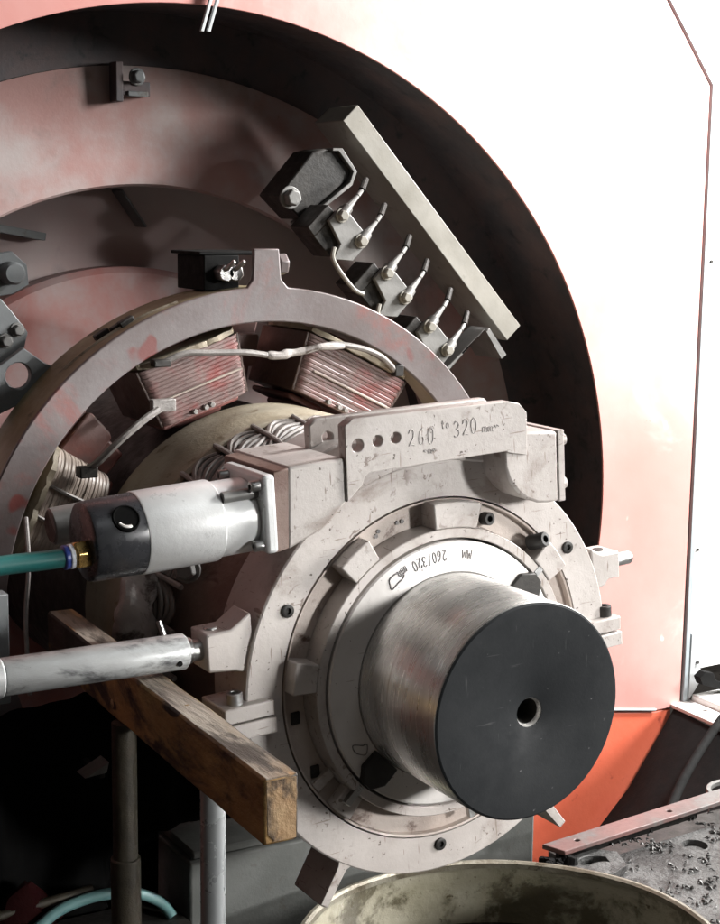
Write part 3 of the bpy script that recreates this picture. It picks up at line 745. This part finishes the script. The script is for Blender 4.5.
SP = Thing('support_post', 'dark rusty post under the far part of the timber beam', 'post', (-3.2, .65, -9), group='posts holding up the beam')
SP.add('tube', MB().cyl((-2.98, .65, -9), (-2.98, .65, -.25), .115, n=24), 'rustpost', bevel=0)
SP.add('sleeve', MB().cyl((-2.98, .65, -9), (-2.98, .65, -1.55), .14, n=24), 'rustpost')
SP = Thing('support_post', 'shiny steel post under the near part of the timber beam', 'post', (-2.95, -1.15, -9), group='posts holding up the beam')
SP.add('tube', MB().cyl((-2.93, -1.15, -9), (-2.93, -1.15, -.25), .105, n=28), 'poststeel', bevel=0)
SP.add('sleeve', MB().cyl((-2.93, -1.15, -9), (-2.93, -1.15, -1.50), .125, n=28), 'rustpost')

# ================================================================== BRUSH GEAR
BR = Thing('brush_bar', 'grey brush gear bar slanting across the opening at upper right', 'brush gear', (3.6, 5.5, 4.1))
p0, p1 = V((2.18, 5.53)), V((4.90, 2.58))
dd = (p1 - p0).normalized(); nn = V((-dd.y, dd.x))
if nn.x < 0: nn = -nn
def quad(a, b, wi, wo): return [(a.x + nn.x * wi, a.y + nn.y * wi), (b.x + nn.x * wi, b.y + nn.y * wi), (b.x + nn.x * wo, b.y + nn.y * wo), (a.x + nn.x * wo, a.y + nn.y * wo)]
mb = MB(); mb.prism(quad(p0, p1, 0, .31), 5.78, 6.55)
BR.add('bar', mb, 'bar', bevel=.012)
# end brackets
mb = MB(); mb.prism([(1.22, 4.56), (1.55, 4.25), (2.24, 4.78), (2.27, 4.90), (2.05, 5.12), (1.88, 5.16), (1.72, 5.12)], 5.72, 6.3)
eb = BR.add('end_bracket', mb, 'dark', bevel=.02)
mb = MB(); mb.prism([(1.96, 5.13), (2.06, 5.13), (2.28, 4.88), (2.23, 4.74), (1.52, 4.22), (1.55, 4.19), (2.27, 4.70), (2.34, 4.88), (2.12, 5.17), (1.97, 5.17)], 5.66, 6.0)
BR.add('bracket_edge', mb, 'holder', parent=eb, bevel=.01)
BR.add('bolt', MB().hexbolt((1.37, 5.72, 4.53), (0, -1, 0), .11, .16), 'holder', parent=eb, bevel=.01)
mb = MB(); mb.prism([(4.30, 2.76), (4.36, 2.80), (4.66, 2.42), (4.58, 2.36)], 5.45, 6.1); mb.prism([(4.32, 2.78), (4.26, 2.74), (3.60, 2.20), (3.66, 2.16)], 5.5, 5.9)
BR.add('end_bracket', mb, 'holder', bevel=.01)

def holder(label, c):
    t = Thing('brush_holder', label, 'brush holder', (0, 0, 0), 0, 'brush holders along the bar')
    # local frame: x along the bar (down right), z outward; built flat then turned
    mb = MB(); mb.prism([(-.29, .15), (.15, .15), (.31, .08), (.33, -.22), (.11, -.42), (.04, -.21), (-.29, -.14)], -.04, .03)
    t.add('plate', mb, 'holder', bevel=.012)
    for x, z in ((-.215, .04), (.215, .03)):
        s_ = t.add('terminal', MB().cyl((x, -.06, z), (x, -.02, z + .14), .075, n=12).cyl((x, -.02, z + .10), (x + .02, .06, z + .38), .055, .026, n=10).cyl((x + .02, .06, z + .38), (x + .03, .12, z + .50), .030, n=10), 'holder', bevel=.006)
        t.add('screw', MB().hexbolt((x, -.05, z), (0, -1, 0), .07, .09), 'bar', parent=s_, bevel=.006)
        t.add('stud', MB().cyl((x + .03, .12, z + .50), (x + .04, .3, z + .72), .045, .04, n=10), 'dark', parent=s_, bevel=0)
    mb = MB(); mb.tube([(.02, -.02, -.30), (.10, -.05, -.42), (.32, -.06, -.46), (.60, -.06, -.46), (.74, -.05, -.40)], .030, n=8)
    t.add('spring_arm', mb, 'bar', bevel=0)
    mb = MB(); mb.box(-.42, -.26, .02, .5, -.40, .02); mb.box(-.26, .10, .05, .5, -.40, .08)
    t.add('brush_box', mb, 'dark', bevel=.015)
    t.o.location = V(c) * S
    t.o.rotation_euler = (0, R(47), 0)
    return t
h0 = holder('upper left brush holder, nearest the bracket bolt', (1.94, 5.2, 4.13))
dup(h0.o, (2.62, 5.2, 3.40), R(47), 'middle brush holder of the three on the slanting bar')
dup(h0.o, (3.29, 5.2, 2.69), R(47), 'lowest brush holder, touching the top right of the stator ring')

# ================================================================== LEFT BRACKETS
t = Thing('lifting_bracket', 'blue grey bracket plate with a round hole at the left edge', 'bracket', (-2.7, 4.5, 2.1))
mb = MB(); mb.prism([(-3.3, 2.70), (-2.86, 2.66), (-2.60, 2.845), (-2.36, 2.67), (-2.21, 2.60), (-2.42, 2.40), (-2.64, 2.23), (-2.90, 2.12), (-3.3, 2.0)], 4.42, 4.54, holes=[circ(-2.665, 2.54, .145)])
t.add('plate', mb, 'bracket', bevel=.012)
t = Thing('terminal_bracket', 'grey bracket with two small bolts above the round-holed plate', 'bracket', (-2.6, 5, 2.7))
mb = MB(); mb.prism([(-3.4, 3.34), (-2.68, 3.36), (-2.54, 3.2), (-2.37, 2.97), (-2.42, 2.79), (-2.72, 2.56), (-3.4, 2.6)], 4.95, 5.06)
t.add('plate', mb, 'bracket', bevel=.012)
for x, z in ((-2.50, 3.0), (-2.64, 2.88)):
    t.add('bolt', MB().hexbolt((x, 4.95, z), (0, -1, 0), .065, .10), 'holder', bevel=.006)
t = Thing('cover_bolt', 'big round-headed bolt on a pale washer at the far left edge', 'bolt', (-1.65, 7.9, 3.55))
t.add('washer', MB().prism([(-1.95, 3.75), (-1.62, 3.80), (-1.42, 3.62), (-1.40, 3.36), (-1.62, 3.24), (-1.95, 3.2)], 7.80, 7.92), 'bracket', bevel=.01)
t.add('head', MB().cyl((-1.66, 7.80, 3.52), (-1.66, 7.55, 3.52), .15, n=24, prof=[(0, .15), (.85, .15), (1, .12)]), 'bracket', bevel=0)
single('upright_bar', MB().box(-3.8, -3.475, 2.4, 2.6, -.50, .62), 'bracket', 'dim blue grey upright bar at the left edge under the teal hose', 'bar', base=(-3.62, 2.5, -.75))

# bolt behind the lathe, under the air motor
single('clamp_bolt', MB().hexbolt((-1.98, 1.45, .90), (-.6, -.8, .15), .10, .18), 'holder', 'small pale bolt head in the dark under the air motor', 'bolt', base=(-1.98, 1.45, .90))

# ================================================================== PEDESTAL, DRUM, BASE PLATE
t = Thing('pedestal', 'dull grey steel pedestal under the lathe', 'pedestal', (.6, 3, -9))
t.add('block', MB().box(-1.64, 2.92, 2.2, 4.2, -9, -2.5), 'pedestal', bevel=.03)
t.add('cap_plate', MB().box(-1.58, 2.86, 2.26, 4.1, -2.498, -2.40), 'pedestal', bevel=.02)

D = Thing('oil_drum', 'olive steel drum catching swarf below the lathe', 'drum', (.81, -.29, -9))
dc = (.81, -.29)
def lath_z(prof, n=120):
    mb = MB(); loops = []
    for i in range(n):
        a = 2 * pi * i / n
        wob = 1 + .006 * sin(3 * a + 1) + .004 * sin(7 * a)
        loops.append([(dc[0] + r_ * wob * cos(a), dc[1] + r_ * wob * sin(a), z) for r_, z in prof])
    return mb.loft(loops, wrap=True)
D.add('wall', lath_z([(2.22, -3.03), (2.22, -9), (2.16, -9), (2.17, -3.6), (2.18, -3.03)]), 'drum', bevel=0)
D.add('rolled_lip', lath_z([(2.26, -3.02), (2.24, -2.985), (2.20, -2.98), (2.165, -3.0), (2.165, -3.06), (2.26, -3.07)]), 'drumlip', bevel=0)
mb = MB(); mb.cyl((dc[0], dc[1], -3.78), (dc[0], dc[1], -3.72), 2.16, n=100)
D.add('oil', mb, 'oil', bevel=0)

BP = Thing('base_plate', 'gritty grey steel base plate at lower right, behind the drum', 'base plate', (5.5, 1, -9))
mb = MB()
holes_xy = [circ(4.55, 1.15, .16, 24), circ(5.6, 1.5, .05, 12), circ(5.15, .35, .2, 24)]
mb.prism([(2.55, 1.55), (2.9, .8), (3.15, .1), (3.2, -1.2), (3.0, -2.4), (9, -2.4), (9, 1.75), (5.27, 1.50), (3.46, 1.37), (2.9, 1.40)], -3.16, -3.28, holes=holes_xy, frame=lambda p: V((p[0], p[2], p[1])))
BP.add('plate', mb, 'base', bevel=.01)
BP.add('foundation', MB().box(3.3, 9, -2.3, 2.4, -9, -3.45), 'dark', bevel=0)
for x, y in ((4.55, 1.15), (5.15, .35)):
    BP.add('boss', MB().cyl((x, y, -3.40), (x, y, -3.22), .155 if y > 1 else .19, n=24, prof=[(0, .15), (.9, .155), (1, .10)]), 'base', bevel=0)
t = Thing('slotted_lug', 'small grey lug with a curved slot beside the drum', 'lug', (3.0, 1.2, -3.16))
slot = []
for i in range(9): slot.append((3.02 + .24 * cos(R(150 - 120 * i / 8)), 1.12 + .22 * sin(R(150 - 120 * i / 8))))
for i in range(9): slot.append((3.02 + .18 * cos(R(30 + 120 * i / 8)), 1.02 + .13 * sin(R(30 + 120 * i / 8))))
mb = MB(); mb.prism([(2.66, 1.20), (2.74, .98), (3.0, .80), (3.3, .92), (3.44, 1.28), (3.25, 1.46), (2.95, 1.44)], -3.155, -3.06, holes=[slot], frame=lambda p: V((p[0], p[2], p[1])))
t.add('plate', mb, 'base', bevel=.012)
# angle-iron rail
RL = Thing('angle_rail', 'pink primed angle iron rail beside the gritty base plate', 'rail', (4.6, 2, -3.2))
q0, q1 = V((2.585, 1.608)), V((8.55, 2.25)); dr = (q1 - q0).normalized(); nr = V((dr.y, -dr.x))
def rq(w0, w1, e0=0, e1=0): return [(q0 + dr * e0 + nr * w0), (q1 + nr * w0), (q1 + nr * w1), (q0 + dr * e1 + nr * w1)]
hl = [circ(*(q0 + dr * t_ + nr * .15), .035, 12) for t_ in (.42, 2.0, 3.6)]
mb = MB(); mb.prism([tuple(v) for v in rq(0, .30, 0, .08)], -2.98, -2.92, holes=hl, frame=lambda p: V((p[0], p[2], p[1])))
RL.add('top_flange', mb, 'rail', bevel=.01)
mb = MB(); mb.prism([tuple(v) for v in (q0 + dr * .2 + nr * .02, q0 + dr * 2.6 + nr * .02, q0 + dr * 2.6 + nr * .10, q0 + dr * .2 + nr * .10)], -3.16, -2.985, frame=lambda p: V((p[0], p[2], p[1])))
RL.add('web', mb, 'dark', bevel=.008)  # darker than the flange, the shadow under it put into the colour
mb = MB()
rnd = random.Random(21)
for k in range(16):
    x, y = 2.50 + rnd.uniform(0, .30), 1.30 + rnd.uniform(-.1, .2)
    r_ = rnd.uniform(.06, .12)
    mb.cyl((x, y, -3.15), (x + rnd.uniform(-.04, .04), y + rnd.uniform(-.04, .04), -3.15 + r_ * 1.5), r_, r_ * .4, n=7)
single('grease_lump', mb, 'rubber', 'black lump of greasy swarf at the near end of the pink rail', 'grease', base=(2.55, 1.35, -3.16), bevel=0, rough=.03)
# swarf on the base plate
mb = MB(); rnd = random.Random(9)
for k in range(3200):
    x = rnd.uniform(3.25, 6.4); y = rnd.uniform(-1.6, 1.9)
    dn = mnoise.noise(V((x * 2.3, y * 2.3, 3))) + .5 * mnoise.noise(V((x * 6, y * 6, 8)))
    if rnd.random() > dn * 2.4: continue
    if any(hypot(x - c[0], y - c[1]) < .24 for c in ((4.55, 1.15), (5.15, .35))): continue
    a = rnd.uniform(0, 2 * pi); L_ = rnd.uniform(.012, .045) * (2.2 if rnd.random() < .06 else 1); w_ = rnd.uniform(.005, .014); cv_ = rnd.uniform(-.03, .03)
    pts = [(x + cos(a) * L_ * t - sin(a) * cv_ * (t * t), y + sin(a) * L_ * t + cos(a) * cv_ * (t * t), -3.155 + w_ * .6 + .03 * rnd.random() * (1 - t * t)) for t in (-1, -.3, .4, 1)]
    mb.tube(pts, w_, n=5, sub=2, rf=lambda t: .35 + sin(pi * t))
o = single('metal_chips', mb, 'chip', 'scattered dark metal chips on the gritty base plate', 'swarf', base=(5, 0, -3.16), bevel=0)
o['kind'] = 'stuff'
# pit behind the rail; its shade is an added black sheet
t = Thing('pit_shade', 'black sheet standing in for the shade of the pit between red wall and pink rail', 'sheet', (7, 4.5, -5))
A4 = [V((8.32, 5.74, -3.36)), V((8.22, 4.3, -3.40)), V((7.6, 3.25, -3.9)), V((5.0, 2.4, -4.1)), V((4.6, 4.2, -5.6)), V((6.25, 5.70, -5.6)), V((7.45, 5.72, -4.5))]
ctr = sum(A4, V()) / len(A4) + V((0, 0, -.1))
mb = MB(); mb.loft([[p for p in A4], [p + V((-.03, -.02, -.08)) for p in A4]], cap0=False, cap1=False)
for off_ in (V(), V((-.03, -.02, -.08))):
    vs = [mb.bm.verts.new(p + off_) for p in A4]; vc = mb.bm.verts.new(ctr + off_)
    for i in range(len(vs)): mb.face((vs[i], vs[(i + 1) % len(vs)], vc))
t.add('sheet', mb, 'rubber', bevel=0, smooth=60)
single('ledge_strip', MB().prism([(8.30, 5.84), (8.74, 5.86), (8.62, 4.2), (8.22, 4.2)], -3.36, -3.30, holes=[circ(8.55, 5.3, .05, 10)], frame=lambda p: V((p[0], p[2], p[1]))), 'wpanel',
       'pale metal ledge at the foot of the white panel', 'ledge', base=(8.45, 5, -3.36), bevel=.01)
single('side_ledge', MB().box(8.72, 14, 3.0, 5.79, -3.34, -3.2), 'wpanel', 'white sill in front of the white panel at the right edge', 'sill', base=(11, 4.5, -3.34), bevel=.02)
single('rubber_scrap', MB().prism([(8.66, -2.86), (8.78, -2.78), (8.95, -2.82), (9.02, -2.95), (9.5, -3.16), (9.4, -3.22), (8.72, -2.98)], 5.55, 5.70), 'rubber', 'black scrap lying at the foot of the white panel', 'scrap', base=(9, 5.6, -3.0), bevel=.01)
single('power_cable', MB().tube([(9.6, 5.0, -3.05), (8.9, 5.0, -3.18), (8.3, 4.7, -3.28), (7.4, 4.2, -3.5), (6.6, 3.7, -3.72), (6.0, 3.2, -3.9), (5.7, 2.6, -4.2)], .07, n=12), 'rubber',
       'black power cable running down over the dark pit', 'cable', base=(7.4, 4.2, -3.6), bevel=0)
mb = MB(); mb.loft([[(6.12 + r_ * cos(2 * pi * i / 48), 2.02 + r_ * sin(2 * pi * i / 48), z) for r_, z in ((.37, -3.12), (.43, -3.12), (.43, -3.05), (.37, -3.05))] for i in range(48)], wrap=True)
single('steel_ring', mb, 'holder', 'grey steel ring tucked under the pink rail at the right edge', 'ring', base=(6.12, 2.02, -3.12), bevel=.01)

# ================================================================== BOTTOM LEFT CLUTTER
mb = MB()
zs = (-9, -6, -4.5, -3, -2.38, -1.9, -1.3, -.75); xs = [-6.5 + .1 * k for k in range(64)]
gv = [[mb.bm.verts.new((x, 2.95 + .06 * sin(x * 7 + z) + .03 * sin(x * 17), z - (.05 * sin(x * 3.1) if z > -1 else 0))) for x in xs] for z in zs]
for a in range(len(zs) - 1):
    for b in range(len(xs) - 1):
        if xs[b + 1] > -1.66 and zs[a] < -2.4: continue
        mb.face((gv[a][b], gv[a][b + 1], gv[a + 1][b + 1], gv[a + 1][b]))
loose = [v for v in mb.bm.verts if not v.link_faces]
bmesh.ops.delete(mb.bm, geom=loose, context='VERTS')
single('shade_curtain', mb, 'void',  # added black curtain, stands in for the shade at lower left
       'black curtain standing in for the shade behind the timber beam', 'shade_curtain', base=(-3.5, 2.95, -9), bevel=0, smooth=80)
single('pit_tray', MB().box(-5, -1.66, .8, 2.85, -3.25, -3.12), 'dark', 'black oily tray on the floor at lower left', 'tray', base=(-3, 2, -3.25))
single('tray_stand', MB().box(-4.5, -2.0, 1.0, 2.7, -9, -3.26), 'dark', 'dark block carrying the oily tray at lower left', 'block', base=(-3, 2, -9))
single('coolant_hose', MB().tube([(-3.9, 2.1, -3.06), (-3.35, 2.35, -2.95), (-3.05, 2.4, -2.80), (-2.75, 2.4, -2.73), (-2.47, 2.38, -2.72), (-2.15, 2.4, -2.80), (-1.9, 2.4, -2.95), (-1.8, 2.3, -3.1)], .06, n=12), 'paleteal',
       'pale teal hose curving over the oily tray at lower left', 'hose', base=(-3, 2.4, -3.1), bevel=0)
single('scrap_pipe', MB().cyl((-4.2, 2.62, -2.86), (-2.62, 2.5, -2.68), .05, n=14), 'rustpost', 'grimy thin pipe lying behind the pale teal hose', 'pipe', base=(-3.2, 2.55, -2.9), bevel=0)
mb = MB(); rr_ = random.Random(2); lp = []
for zf, rf_ in ((0, .34), (.14, .30), (.30, .19), (.40, .05)):
    lp.append([(-3.30 + rf_ * cos(2 * pi * i / 16) * (1 + rr_.uniform(-.2, .2)), 2.62 + .5 * rf_ * sin(2 * pi * i / 16), -3.0 + zf * 1.2 + rr_.uniform(-.03, .03)) for i in range(16)])
mb.loft(lp)
single('rag', mb, 'redcloth', 'crumpled dark red rag at lower left beside the teal hose', 'rag', base=(-3.30, 2.62, -3.0), bevel=0)
t = Thing('metal_offcut', 'small pale triangular metal offcut in the dark beside the rusty post', 'offcut', (-2.6, 2.4, -1.5))
t.add('plate', MB().prism([(-2.74, -1.40), (-2.47, -1.27), (-2.50, -1.38)], 2.35, 2.6), 'holder', bevel=.006)
t.add('stem', MB().box(-2.56, -2.5, 2.4, 2.9, -1.45, -1.39), 'dark')
